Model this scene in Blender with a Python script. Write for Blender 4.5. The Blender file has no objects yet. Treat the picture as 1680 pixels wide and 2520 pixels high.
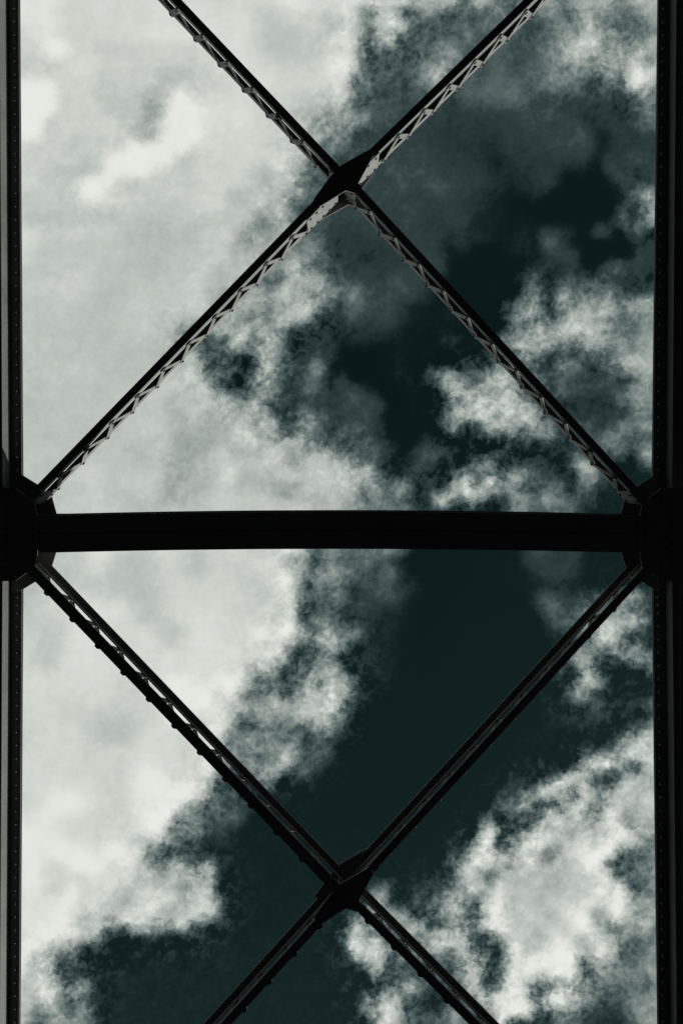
import bpy, bmesh, math, random
from mathutils import Vector, Matrix

random.seed(7)
scene = bpy.context.scene
C = scene.collection

# ------------------------------------------------------------------ camera
F = 1680.0                      # focal length in photograph pixels (24 mm on a 36 mm tall frame)
UC, VC = 840.0, 1166.0          # where the zenith falls in the photograph
EYE = 1.6                       # the camera is held 1.6 m above the deck
cam_data = bpy.data.cameras.new('camera')
cam_data.sensor_fit = 'VERTICAL'
cam_data.sensor_height = 36.0
cam_data.sensor_width = 24.0
cam_data.lens = 24.0
cam_data.shift_y = -(1260.0 - VC) / 2520.0
cam_data.clip_start = 0.05
cam_data.clip_end = 5000.0
cam = bpy.data.objects.new('camera', cam_data)
C.objects.link(cam)
cam.location = (0, 0, EYE)
cam.rotation_euler = (math.pi, 0, 0)     # straight up, top of the picture towards -Y
scene.camera = cam

# ------------------------------------------------------------------ view
vs = scene.view_settings
vs.view_transform = 'Standard'
vs.look = 'None'
vs.exposure = 0.0
vs.gamma = 1.0
vs.use_curve_mapping = False

# ------------------------------------------------------------------ sun
SUN_ELEV = math.radians(18)
SUN_DIR2 = Vector((0.62, 0.78)).normalized()          # towards the sun: lower right of the picture
SUN = Vector((SUN_DIR2.x * math.cos(SUN_ELEV), SUN_DIR2.y * math.cos(SUN_ELEV), math.sin(SUN_ELEV)))
sd = bpy.data.lights.new('sun', 'SUN')
sd.energy = 4.8
sd.angle = math.radians(0.6)
sd.color = (1.0, 0.975, 0.93)
sun = bpy.data.objects.new('sun', sd)
C.objects.link(sun)
sun.rotation_euler = SUN.to_track_quat('Z', 'Y').to_euler()
sun.location = (0, 0, 40)

# ------------------------------------------------------------------ sky
# thickness of the broken cloud deck overhead, by sky direction: spline weights, 59 x 87, 250 clear .. 750 densest
CLOUD = (
    (721, 720, 721, 720, 723, 720, 699, 679, 680, 684, 684, 684, 684, 684, 684, 684, 684, 684, 683, 683, 685, 686, 673, 661, 673, 685, 676, 667, 639, 703, 729, 434, 506, 752, 265, 512, 605, 359, 340, 414, 408, 356, 621, 376, 391, 495, 536, 484, 424, 604, 516, 602, 442, 514, 628, 591, 597, 593, 597),
    (715, 715, 715, 715, 719, 722, 701, 679, 680, 683, 683, 683, 683, 683, 683, 683, 683, 683, 683, 683, 683, 684, 685, 689, 720, 746, 719, 684, 708, 663, 749, 795, 710, 615, 844, 657, 640, 748, 737, 435, 717, 727, 402, 469, 526, 525, 607, 431, 608, 673, 597, 614, 505, 572, 579, 583, 580, 580, 580),
    (721, 720, 721, 720, 723, 720, 699, 679, 680, 684, 684, 684, 684, 684, 684, 684, 684, 684, 683, 683, 685, 686, 673, 661, 673, 685, 676, 667, 639, 703, 729, 434, 506, 752, 265, 512, 605, 359, 340, 414, 408, 356, 621, 376, 391, 495, 536, 484, 424, 604, 516, 602, 442, 514, 628, 591, 597, 593, 597),
    (721, 721, 721, 721, 720, 724, 704, 678, 681, 682, 683, 683, 682, 682, 681, 681, 681, 682, 684, 683, 687, 687, 665, 642, 641, 643, 647, 650, 616, 628, 675, 536, 754, 644, 797, 390, 382, 432, 458, 392, 429, 477, 417, 423, 400, 400, 436, 487, 426, 694, 550, 367, 465, 381, 509, 549, 540, 541, 540),
    (699, 700, 699, 695, 721, 715, 688, 682, 678, 692, 688, 689, 691, 693, 696, 697, 695, 693, 684, 683, 687, 688, 663, 639, 637, 640, 641, 642, 648, 708, 723, 275, 572, 647, 351, 422, 425, 426, 344, 566, 390, 407, 470, 406, 399, 385, 436, 543, 534, 649, 591, 538, 463, 395, 502, 544, 535, 536, 535),
    (672, 682, 672, 690, 654, 770, 777, 664, 695, 646, 664, 660, 661, 661, 658, 658, 658, 655, 692, 682, 687, 687, 665, 642, 643, 647, 644, 634, 705, 673, 697, 334, 435, 503, 372, 406, 418, 415, 608, 348, 438, 418, 410, 404, 399, 400, 507, 486, 688, 624, 641, 461, 596, 616, 623, 601, 604, 602, 604),
    (678, 675, 678, 646, 696, 667, 663, 686, 679, 703, 660, 669, 668, 668, 679, 675, 681, 663, 675, 685, 687, 685, 675, 664, 665, 667, 667, 662, 713, 735, 785, 340, 410, 391, 403, 370, 415, 519, 564, 395, 425, 420, 412, 410, 398, 393, 508, 525, 602, 646, 396, 615, 426, 678, 467, 560, 538, 546, 538),
    (675, 681, 675, 673, 665, 669, 689, 679, 690, 652, 668, 666, 665, 674, 608, 628, 600, 678, 658, 688, 686, 683, 686, 687, 688, 687, 689, 688, 710, 759, 672, 348, 432, 420, 380, 453, 606, 770, 384, 426, 422, 401, 465, 397, 416, 465, 416, 470, 536, 485, 420, 610, 556, 750, 669, 805, 777, 788, 777),
    (685, 707, 685, 763, 745, 769, 664, 686, 686, 665, 666, 669, 663, 695, 620, 613, 667, 661, 670, 685, 685, 683, 685, 687, 690, 692, 684, 676, 677, 743, 384, 480, 401, 389, 400, 375, 506, 477, 399, 421, 406, 465, 443, 429, 413, 450, 536, 512, 465, 341, 411, 469, 348, 866, 656, 385, 433, 419, 433),
    (716, 722, 716, 738, 731, 744, 670, 684, 689, 653, 671, 661, 687, 573, 641, 672, 791, 651, 685, 682, 684, 683, 683, 683, 689, 691, 671, 657, 625, 781, 451, 397, 420, 391, 386, 417, 396, 369, 386, 420, 423, 407, 467, 465, 411, 384, 347, 401, 361, 390, 379, 330, 391, 336, 472, 440, 450, 447, 450),
    (714, 722, 714, 744, 731, 772, 664, 688, 680, 697, 654, 669, 674, 610, 550, 794, 718, 773, 679, 684, 680, 684, 685, 685, 680, 671, 645, 623, 582, 669, 428, 451, 406, 387, 390, 376, 388, 358, 351, 379, 377, 384, 372, 389, 419, 380, 401, 359, 362, 363, 349, 361, 326, 364, 524, 488, 495, 493, 495),
    (712, 717, 712, 733, 749, 648, 688, 678, 686, 680, 697, 648, 690, 588, 680, 746, 741, 737, 701, 679, 680, 683, 686, 686, 671, 649, 616, 582, 540, 552, 561, 533, 387, 390, 383, 388, 353, 360, 357, 351, 352, 352, 357, 370, 375, 387, 379, 384, 391, 307, 360, 381, 346, 412, 472, 461, 465, 463, 465),
    (715, 723, 715, 754, 766, 671, 684, 691, 681, 683, 684, 696, 655, 541, 677, 754, 723, 769, 678, 684, 681, 683, 688, 687, 676, 656, 603, 552, 494, 553, 357, 356, 389, 384, 384, 378, 382, 353, 353, 352, 351, 355, 352, 363, 385, 352, 384, 374, 400, 426, 313, 331, 350, 347, 363, 360, 359, 359, 359),
    (734, 715, 734, 655, 669, 681, 689, 641, 694, 687, 670, 650, 775, 772, 751, 724, 781, 651, 682, 682, 684, 684, 684, 686, 677, 658, 586, 517, 463, 532, 355, 406, 382, 385, 383, 381, 378, 355, 355, 349, 351, 328, 352, 363, 347, 384, 375, 386, 371, 415, 317, 320, 390, 344, 360, 367, 367, 366, 367),
    (705, 698, 705, 681, 688, 681, 687, 698, 663, 635, 775, 747, 729, 724, 745, 781, 614, 664, 681, 683, 685, 682, 702, 695, 711, 698, 573, 434, 425, 347, 398, 381, 386, 384, 386, 383, 383, 358, 356, 352, 350, 333, 328, 347, 357, 349, 354, 357, 345, 395, 305, 396, 329, 420, 380, 337, 342, 339, 342),
    (679, 679, 679, 682, 678, 696, 652, 664, 641, 669, 742, 747, 756, 777, 659, 653, 685, 672, 686, 684, 679, 695, 624, 660, 641, 634, 501, 456, 407, 395, 384, 382, 385, 386, 381, 383, 393, 366, 370, 361, 360, 338, 335, 349, 332, 366, 354, 347, 309, 332, 285, 384, 376, 331, 346, 461, 447, 455, 447),
    (680, 681, 680, 689, 697, 652, 676, 636, 781, 736, 773, 661, 643, 642, 662, 680, 672, 673, 688, 684, 695, 700, 661, 570, 701, 598, 461, 394, 385, 388, 385, 404, 382, 380, 407, 382, 406, 404, 376, 376, 375, 341, 351, 315, 356, 330, 392, 301, 300, 296, 308, 286, 406, 409, 316, 346, 340, 347, 340),
    (691, 681, 691, 653, 660, 667, 660, 686, 755, 771, 658, 662, 668, 670, 661, 682, 673, 673, 683, 694, 628, 646, 642, 684, 621, 496, 529, 394, 392, 384, 366, 383, 382, 386, 381, 360, 380, 408, 376, 357, 346, 352, 315, 328, 310, 359, 292, 300, 304, 306, 297, 314, 277, 460, 704, 544, 574, 560, 574),
    (687, 682, 687, 670, 675, 671, 675, 659, 695, 643, 674, 669, 670, 669, 677, 646, 691, 680, 697, 705, 646, 646, 688, 601, 688, 379, 349, 391, 382, 410, 379, 381, 385, 363, 383, 384, 360, 351, 381, 346, 360, 317, 325, 308, 301, 283, 313, 302, 310, 296, 330, 253, 403, 323, 370, 522, 491, 499, 491),
    (696, 677, 696, 620, 637, 637, 637, 640, 634, 644, 640, 645, 645, 646, 644, 649, 640, 642, 639, 642, 642, 690, 562, 516, 604, 522, 463, 410, 386, 368, 382, 380, 376, 382, 376, 377, 360, 358, 367, 380, 313, 325, 319, 321, 313, 328, 276, 309, 280, 316, 248, 330, 545, 282, 659, 628, 637, 632, 637),
    (687, 687, 687, 702, 688, 676, 677, 678, 679, 674, 661, 645, 645, 647, 646, 650, 651, 650, 654, 649, 682, 562, 529, 531, 595, 588, 421, 410, 381, 359, 358, 351, 380, 376, 379, 376, 354, 356, 354, 339, 349, 339, 319, 314, 342, 306, 370, 338, 372, 269, 472, 337, 235, 556, 244, 276, 263, 265, 263),
    (692, 686, 692, 689, 665, 640, 641, 645, 644, 645, 648, 650, 651, 650, 650, 650, 649, 650, 650, 653, 620, 488, 596, 596, 634, 498, 470, 455, 370, 358, 355, 358, 350, 355, 354, 379, 377, 355, 320, 356, 310, 319, 318, 324, 349, 284, 509, 353, 294, 311, 255, 309, 319, 278, 382, 369, 373, 370, 373),
    (669, 666, 669, 670, 658, 645, 646, 648, 647, 647, 649, 650, 650, 650, 650, 650, 650, 652, 648, 676, 608, 641, 663, 531, 472, 484, 617, 520, 345, 360, 355, 332, 356, 357, 363, 353, 372, 379, 317, 315, 315, 292, 314, 319, 323, 333, 313, 386, 409, 270, 335, 261, 250, 376, 363, 362, 362, 362, 362),
    (646, 646, 646, 646, 648, 650, 650, 650, 650, 650, 650, 650, 650, 650, 650, 650, 651, 649, 661, 593, 617, 628, 531, 512, 594, 637, 479, 372, 450, 353, 364, 351, 358, 346, 349, 385, 372, 399, 303, 299, 300, 306, 302, 296, 305, 334, 375, 298, 393, 294, 256, 477, 426, 381, 350, 361, 359, 359, 359),
    (646, 647, 646, 647, 648, 650, 650, 650, 650, 650, 650, 650, 650, 650, 652, 651, 652, 649, 673, 621, 623, 662, 471, 393, 384, 604, 605, 744, 307, 420, 335, 393, 341, 421, 402, 371, 357, 301, 316, 301, 305, 302, 305, 300, 387, 413, 310, 375, 420, 435, 412, 335, 361, 324, 326, 304, 307, 305, 307),
    (650, 650, 650, 650, 650, 650, 650, 650, 650, 650, 650, 650, 650, 650, 652, 649, 649, 661, 603, 562, 578, 566, 616, 554, 703, 661, 539, 361, 642, 418, 578, 376, 398, 368, 411, 392, 342, 321, 314, 301, 305, 296, 329, 208, 402, 557, 255, 486, 433, 439, 394, 557, 326, 343, 388, 456, 446, 451, 446),
    (650, 650, 650, 650, 650, 650, 650, 650, 650, 650, 650, 650, 651, 653, 639, 667, 657, 670, 633, 577, 586, 589, 632, 465, 591, 548, 652, 665, 352, 345, 456, 405, 378, 388, 350, 306, 321, 318, 310, 299, 302, 317, 250, 491, 560, 574, 277, 582, 494, 564, 666, 504, 496, 644, 599, 594, 592, 591, 592),
    (650, 650, 650, 650, 650, 650, 650, 650, 650, 650, 650, 649, 654, 652, 642, 599, 626, 631, 566, 586, 609, 550, 481, 435, 642, 657, 778, 302, 365, 360, 428, 371, 385, 382, 348, 322, 324, 313, 345, 307, 296, 316, 261, 508, 524, 551, 336, 562, 646, 653, 580, 544, 406, 469, 514, 508, 509, 508, 509),
    (650, 650, 650, 650, 650, 650, 650, 650, 650, 650, 650, 650, 653, 655, 633, 634, 522, 572, 573, 589, 535, 507, 614, 490, 503, 513, 254, 373, 350, 343, 335, 350, 348, 344, 313, 321, 314, 323, 295, 318, 312, 306, 284, 457, 507, 543, 613, 648, 736, 618, 635, 409, 503, 391, 525, 496, 502, 499, 502),
    (650, 650, 650, 650, 650, 650, 650, 650, 650, 650, 650, 650, 653, 655, 632, 643, 463, 377, 366, 329, 606, 795, 364, 677, 535, 250, 374, 351, 383, 315, 366, 330, 317, 331, 320, 314, 324, 295, 401, 298, 326, 252, 485, 483, 657, 669, 721, 588, 439, 628, 543, 585, 550, 548, 604, 591, 593, 591, 593),
    (650, 650, 650, 650, 650, 650, 650, 650, 650, 650, 650, 650, 652, 650, 656, 596, 644, 665, 328, 453, 380, 243, 496, 610, 587, 276, 377, 320, 396, 296, 285, 296, 294, 318, 310, 324, 293, 325, 299, 327, 307, 357, 445, 390, 529, 555, 245, 286, 404, 423, 523, 382, 519, 543, 520, 521, 519, 519, 519),
    (650, 650, 650, 650, 650, 650, 650, 650, 650, 650, 650, 650, 650, 650, 655, 667, 661, 648, 410, 380, 398, 392, 164, 768, 294, 435, 324, 605, 311, 292, 319, 309, 302, 308, 339, 287, 315, 231, 247, 323, 403, 205, 678, 434, 455, 388, 365, 573, 468, 340, 347, 482, 555, 644, 673, 664, 664, 663, 664),
    (650, 650, 650, 650, 650, 650, 650, 650, 650, 650, 650, 650, 650, 649, 657, 648, 649, 707, 490, 392, 374, 261, 715, 475, 411, 386, 408, 450, 291, 384, 249, 293, 311, 299, 340, 285, 345, 669, 670, 419, 418, 647, 558, 683, 343, 509, 315, 391, 348, 401, 362, 368, 291, 445, 556, 533, 537, 535, 537),
    (650, 650, 650, 650, 650, 650, 650, 650, 650, 650, 650, 650, 650, 650, 652, 665, 651, 655, 671, 429, 392, 282, 494, 653, 361, 370, 413, 505, 328, 401, 393, 370, 269, 314, 290, 315, 269, 293, 553, 604, 547, 552, 672, 597, 407, 382, 438, 490, 423, 380, 343, 443, 378, 584, 512, 524, 518, 519, 518),
    (650, 650, 650, 650, 650, 650, 650, 650, 650, 650, 650, 650, 651, 647, 667, 579, 682, 648, 680, 679, 575, 507, 649, 453, 374, 375, 340, 313, 374, 360, 406, 366, 426, 270, 316, 297, 320, 276, 460, 503, 708, 736, 536, 643, 579, 353, 355, 304, 317, 354, 344, 313, 514, 474, 483, 477, 477, 476, 477),
    (650, 650, 650, 650, 650, 650, 650, 650, 650, 650, 650, 650, 651, 649, 658, 614, 588, 686, 602, 560, 585, 566, 732, 421, 366, 345, 621, 432, 347, 366, 376, 387, 348, 292, 305, 303, 298, 329, 459, 772, 698, 525, 658, 572, 701, 596, 356, 359, 352, 390, 314, 393, 253, 478, 466, 470, 468, 468, 468),
    (650, 650, 650, 650, 650, 650, 650, 650, 650, 650, 650, 650, 651, 649, 662, 602, 636, 606, 650, 557, 632, 664, 356, 717, 332, 374, 526, 592, 353, 408, 412, 377, 370, 282, 309, 310, 295, 279, 697, 261, 234, 708, 692, 712, 445, 706, 581, 401, 382, 414, 379, 323, 592, 407, 597, 555, 563, 558, 563),
    (650, 650, 650, 650, 650, 650, 650, 650, 650, 650, 650, 650, 651, 650, 660, 615, 557, 583, 543, 631, 605, 671, 752, 534, 550, 602, 508, 458, 334, 423, 410, 426, 340, 304, 304, 268, 360, 313, 246, 313, 324, 416, 250, 335, 499, 293, 483, 318, 357, 422, 471, 545, 403, 432, 351, 367, 367, 368, 367),
    (650, 650, 650, 650, 650, 650, 650, 650, 650, 650, 650, 650, 649, 647, 657, 627, 575, 562, 630, 679, 597, 616, 566, 689, 710, 507, 536, 625, 531, 356, 393, 425, 389, 359, 307, 357, 405, 388, 328, 333, 276, 244, 376, 341, 290, 340, 303, 328, 371, 384, 334, 471, 507, 370, 614, 564, 572, 567, 572),
    (650, 650, 650, 650, 650, 650, 650, 650, 650, 650, 650, 649, 649, 643, 671, 548, 575, 639, 600, 661, 660, 595, 696, 649, 668, 542, 630, 693, 612, 706, 514, 399, 367, 320, 342, 375, 374, 331, 355, 172, 531, 635, 219, 321, 372, 329, 333, 304, 480, 642, 518, 297, 297, 266, 442, 456, 461, 460, 461),
    (650, 650, 650, 650, 650, 650, 650, 650, 650, 650, 648, 647, 663, 672, 681, 566, 560, 623, 613, 646, 738, 593, 609, 597, 687, 692, 670, 649, 676, 681, 577, 761, 413, 330, 291, 395, 339, 392, 239, 817, 251, 633, 395, 686, 515, 426, 377, 364, 213, 686, 517, 372, 324, 337, 290, 287, 286, 286, 286),
    (650, 650, 650, 650, 650, 650, 650, 650, 650, 651, 647, 646, 677, 696, 701, 531, 644, 616, 593, 663, 645, 596, 607, 617, 541, 541, 604, 692, 581, 689, 494, 568, 552, 430, 670, 306, 410, 206, 525, 743, 479, 761, 464, 572, 397, 378, 439, 440, 336, 402, 290, 314, 319, 314, 326, 327, 327, 327, 327),
    (650, 650, 650, 650, 650, 650, 650, 650, 648, 647, 645, 644, 659, 670, 668, 604, 606, 592, 676, 646, 654, 662, 657, 671, 608, 625, 605, 602, 630, 578, 662, 345, 589, 365, 436, 381, 257, 791, 497, 395, 667, 179, 336, 397, 624, 341, 647, 414, 423, 389, 354, 321, 320, 318, 315, 315, 315, 315, 315),
    (650, 650, 650, 650, 650, 650, 650, 650, 648, 646, 645, 645, 643, 642, 643, 654, 656, 657, 641, 647, 645, 644, 646, 645, 660, 657, 692, 623, 654, 599, 556, 475, 485, 452, 481, 435, 361, 220, 288, 312, 242, 388, 257, 616, 489, 417, 374, 468, 508, 268, 328, 317, 319, 316, 317, 317, 317, 317, 317),
    (650, 650, 650, 650, 650, 650, 648, 648, 658, 669, 670, 670, 669, 667, 667, 666, 667, 668, 671, 667, 665, 664, 666, 670, 657, 647, 586, 551, 522, 507, 517, 517, 482, 441, 374, 303, 329, 371, 357, 352, 366, 323, 371, 358, 384, 390, 398, 371, 331, 352, 326, 319, 316, 317, 316, 317, 317, 317, 317),
    (650, 650, 650, 650, 650, 650, 647, 646, 669, 692, 693, 691, 693, 692, 690, 689, 691, 693, 690, 688, 689, 685, 711, 706, 670, 596, 539, 445, 418, 426, 431, 455, 414, 413, 323, 324, 312, 305, 310, 313, 309, 319, 310, 318, 315, 307, 316, 326, 319, 319, 318, 318, 317, 316, 317, 317, 317, 317, 317),
    (650, 650, 650, 650, 650, 650, 646, 645, 672, 697, 684, 668, 667, 668, 680, 691, 676, 662, 675, 690, 685, 701, 612, 635, 639, 741, 529, 498, 570, 501, 471, 370, 538, 524, 542, 261, 308, 310, 311, 312, 314, 312, 314, 319, 343, 421, 389, 349, 389, 312, 323, 317, 317, 319, 316, 317, 317, 317, 317),
    (650, 650, 650, 650, 650, 651, 647, 646, 672, 696, 670, 642, 639, 641, 667, 691, 662, 633, 658, 687, 687, 681, 699, 700, 675, 432, 623, 221, 491, 406, 382, 558, 390, 370, 245, 331, 297, 309, 308, 311, 311, 312, 313, 313, 342, 368, 332, 372, 374, 310, 319, 316, 316, 309, 318, 316, 316, 316, 316),
    (650, 650, 650, 650, 648, 647, 645, 644, 657, 668, 655, 641, 639, 642, 667, 690, 675, 658, 672, 686, 685, 684, 681, 683, 700, 719, 491, 584, 608, 581, 467, 408, 320, 515, 340, 304, 297, 310, 308, 311, 311, 312, 311, 317, 311, 357, 393, 385, 348, 327, 328, 322, 325, 349, 316, 323, 321, 322, 321),
    (650, 650, 650, 650, 648, 645, 645, 645, 643, 642, 643, 646, 645, 646, 667, 687, 689, 687, 686, 684, 683, 684, 683, 693, 671, 775, 292, 383, 497, 414, 320, 398, 420, 405, 326, 356, 304, 311, 308, 311, 311, 311, 311, 313, 321, 303, 309, 314, 326, 298, 292, 303, 295, 207, 330, 305, 313, 312, 313),
    (644, 647, 644, 644, 658, 672, 670, 666, 665, 663, 667, 669, 653, 640, 665, 691, 690, 686, 685, 683, 683, 684, 681, 689, 681, 744, 481, 434, 380, 579, 326, 350, 413, 439, 334, 312, 311, 308, 308, 310, 311, 310, 309, 299, 296, 400, 413, 396, 331, 445, 442, 389, 431, 791, 303, 407, 378, 386, 378),
    (642, 647, 642, 642, 669, 695, 693, 688, 688, 688, 691, 692, 663, 638, 664, 692, 689, 683, 683, 683, 683, 683, 686, 690, 677, 779, 256, 438, 364, 363, 366, 401, 323, 334, 323, 317, 296, 309, 306, 310, 310, 310, 303, 307, 294, 322, 489, 404, 369, 453, 436, 458, 550, 323, 317, 360, 349, 352, 349),
    (667, 667, 667, 667, 667, 668, 679, 689, 689, 686, 689, 689, 677, 665, 661, 661, 673, 686, 685, 683, 682, 687, 664, 698, 657, 764, 287, 506, 497, 342, 341, 327, 350, 336, 324, 309, 302, 305, 306, 310, 310, 309, 303, 302, 309, 287, 385, 424, 465, 519, 485, 716, 628, 818, 451, 364, 381, 374, 381),
    (691, 686, 691, 692, 663, 638, 661, 687, 686, 683, 683, 683, 689, 691, 661, 634, 659, 687, 687, 682, 688, 667, 774, 661, 778, 786, 595, 580, 662, 456, 608, 382, 333, 332, 321, 309, 302, 304, 306, 309, 309, 309, 303, 303, 305, 296, 354, 326, 397, 406, 667, 702, 259, 438, 312, 391, 371, 378, 371),
    (691, 685, 691, 692, 661, 634, 659, 688, 687, 683, 683, 683, 687, 689, 673, 658, 670, 686, 685, 682, 682, 690, 661, 697, 675, 349, 325, 452, 660, 547, 232, 350, 335, 330, 320, 308, 302, 303, 305, 309, 309, 309, 304, 304, 304, 303, 302, 356, 239, 523, 417, 609, 586, 426, 344, 316, 317, 313, 317),
    (686, 682, 686, 687, 661, 638, 661, 688, 687, 683, 683, 683, 683, 683, 685, 690, 688, 682, 682, 687, 687, 680, 745, 695, 735, 321, 416, 454, 546, 202, 412, 330, 340, 327, 320, 308, 302, 303, 305, 309, 309, 309, 307, 300, 305, 290, 339, 222, 666, 652, 469, 354, 440, 623, 559, 695, 668, 677, 668),
    (685, 683, 685, 686, 673, 662, 673, 686, 685, 683, 683, 683, 683, 682, 686, 675, 673, 685, 685, 672, 674, 741, 420, 762, 214, 447, 383, 601, 645, 516, 256, 361, 329, 329, 318, 308, 302, 303, 306, 309, 310, 310, 310, 308, 307, 318, 309, 500, 186, 758, 232, 336, 294, 261, 388, 574, 540, 548, 540),
    (683, 683, 683, 684, 686, 687, 686, 684, 683, 683, 683, 683, 682, 685, 672, 737, 737, 665, 661, 762, 712, 778, 495, 402, 453, 353, 613, 517, 556, 681, 477, 304, 335, 320, 314, 306, 303, 303, 307, 309, 310, 310, 311, 311, 312, 315, 318, 303, 299, 597, 671, 247, 351, 336, 320, 276, 282, 281, 282),
    (683, 683, 683, 683, 685, 687, 685, 683, 685, 687, 687, 687, 684, 685, 673, 728, 716, 723, 749, 630, 837, 441, 415, 520, 441, 444, 634, 665, 557, 692, 375, 315, 323, 315, 311, 305, 303, 303, 307, 309, 310, 311, 312, 312, 316, 313, 337, 259, 669, 609, 257, 340, 318, 322, 291, 298, 305, 303, 305),
    (683, 683, 683, 683, 683, 683, 683, 684, 686, 688, 688, 688, 685, 685, 673, 728, 715, 729, 729, 720, 532, 676, 505, 555, 690, 580, 646, 642, 683, 544, 356, 309, 314, 311, 309, 304, 304, 304, 307, 309, 310, 311, 312, 313, 314, 313, 344, 325, 282, 281, 452, 328, 329, 326, 474, 501, 463, 471, 463),
    (683, 683, 683, 683, 683, 683, 685, 686, 673, 661, 660, 661, 672, 687, 674, 737, 739, 660, 687, 653, 783, 319, 483, 555, 527, 483, 625, 694, 515, 562, 244, 332, 307, 312, 308, 306, 300, 306, 308, 310, 310, 311, 313, 312, 325, 320, 311, 358, 381, 373, 360, 345, 336, 313, 243, 386, 510, 483, 510),
    (683, 683, 683, 683, 683, 683, 687, 687, 662, 638, 634, 638, 662, 687, 688, 672, 669, 695, 661, 841, 413, 453, 472, 453, 477, 492, 408, 451, 636, 241, 349, 305, 312, 309, 309, 308, 307, 308, 309, 310, 311, 311, 313, 314, 315, 313, 322, 321, 306, 356, 342, 346, 297, 429, 615, 753, 726, 690, 726),
    (683, 683, 683, 683, 683, 683, 685, 686, 673, 661, 660, 661, 671, 683, 678, 686, 685, 685, 684, 652, 428, 485, 545, 546, 454, 482, 411, 369, 344, 320, 307, 310, 309, 310, 310, 309, 309, 309, 310, 310, 311, 312, 312, 318, 313, 344, 316, 309, 342, 301, 256, 304, 454, 706, 606, 703, 695, 678, 695),
    (683, 683, 683, 683, 684, 684, 684, 684, 686, 688, 688, 688, 683, 681, 675, 681, 684, 677, 742, 758, 487, 463, 437, 507, 571, 590, 373, 429, 412, 296, 318, 311, 311, 311, 310, 310, 310, 310, 310, 311, 312, 312, 316, 310, 321, 305, 317, 376, 261, 435, 638, 587, 739, 779, 679, 666, 655, 655, 655),
    (683, 683, 683, 683, 682, 680, 680, 680, 683, 687, 685, 684, 694, 702, 705, 680, 690, 681, 776, 657, 455, 581, 610, 609, 676, 342, 441, 394, 323, 317, 311, 312, 311, 311, 311, 311, 311, 311, 311, 312, 311, 317, 307, 352, 314, 379, 328, 161, 392, 682, 747, 580, 426, 147, 730, 610, 638, 625, 638),
    (684, 684, 684, 683, 681, 679, 679, 679, 681, 683, 680, 679, 703, 722, 738, 660, 687, 662, 701, 373, 323, 291, 422, 729, 183, 320, 392, 284, 325, 314, 314, 313, 312, 312, 312, 311, 311, 311, 312, 312, 314, 310, 331, 297, 320, 212, 357, 812, 873, 598, 274, 314, 529, 813, 550, 619, 604, 602, 604),
    (678, 681, 678, 678, 690, 702, 705, 705, 693, 682, 678, 679, 702, 727, 724, 742, 715, 838, 612, 365, 465, 351, 310, 230, 360, 321, 305, 328, 316, 316, 314, 314, 313, 313, 312, 312, 312, 312, 312, 314, 311, 335, 281, 409, 381, 791, 900, 562, 104, 744, 485, 629, 701, 648, 636, 644, 645, 641, 645),
    (675, 680, 675, 675, 700, 725, 730, 729, 705, 680, 677, 680, 700, 719, 726, 707, 796, 430, 409, 474, 388, 382, 349, 346, 312, 319, 323, 315, 317, 315, 315, 314, 314, 313, 313, 313, 312, 311, 314, 308, 332, 235, 581, 306, 772, 251, 164, 458, 811, 778, 359, 699, 690, 598, 694, 669, 676, 674, 676),
    (699, 702, 699, 698, 712, 724, 713, 700, 689, 682, 675, 676, 704, 741, 751, 801, 349, 447, 431, 397, 508, 369, 309, 318, 321, 318, 316, 318, 316, 316, 315, 315, 314, 314, 313, 313, 312, 313, 305, 322, 304, 473, 262, 519, 306, 326, 892, 685, 645, 326, 652, 849, 482, 579, 651, 602, 608, 613, 608),
    (719, 720, 719, 721, 722, 721, 696, 670, 677, 681, 680, 674, 717, 711, 850, 367, 509, 545, 338, 401, 310, 312, 327, 321, 319, 318, 318, 317, 317, 316, 316, 315, 315, 314, 314, 314, 312, 318, 296, 366, 110, 890, 313, 372, 241, 595, 528, 726, 488, 749, 640, 690, 680, 514, 611, 531, 538, 547, 538),
    (733, 730, 733, 719, 722, 717, 706, 700, 679, 685, 689, 713, 673, 684, 610, 638, 451, 334, 377, 343, 328, 329, 320, 320, 319, 319, 318, 318, 317, 317, 317, 316, 317, 315, 314, 314, 311, 312, 315, 297, 574, 835, 157, 498, 718, 720, 858, 557, 677, 697, 600, 779, 776, 801, 442, 498, 481, 489, 481),
    (659, 677, 659, 730, 714, 729, 733, 714, 742, 644, 754, 730, 730, 404, 347, 313, 310, 389, 306, 350, 332, 322, 322, 320, 320, 319, 319, 318, 318, 317, 317, 318, 312, 314, 316, 314, 322, 300, 408, 318, 644, 629, 616, 513, 732, 462, 350, 644, 708, 774, 735, 867, 250, 379, 470, 528, 518, 520, 518),
    (674, 688, 674, 725, 727, 663, 659, 744, 718, 756, 660, 675, 706, 675, 493, 542, 643, 276, 654, 269, 342, 320, 322, 320, 320, 320, 319, 319, 318, 318, 320, 314, 335, 325, 317, 319, 321, 319, 325, 692, 726, 701, 475, 569, 710, 633, 677, 591, 650, 661, 863, 192, 476, 441, 470, 526, 515, 516, 515),
    (671, 686, 671, 727, 725, 675, 691, 657, 678, 670, 684, 704, 639, 586, 562, 638, 640, 609, 638, 342, 326, 324, 322, 321, 320, 320, 320, 319, 319, 321, 314, 336, 257, 295, 322, 320, 323, 360, 351, 727, 639, 365, 665, 656, 585, 611, 604, 605, 662, 647, 653, 921, 224, 486, 469, 529, 516, 518, 516),
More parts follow.
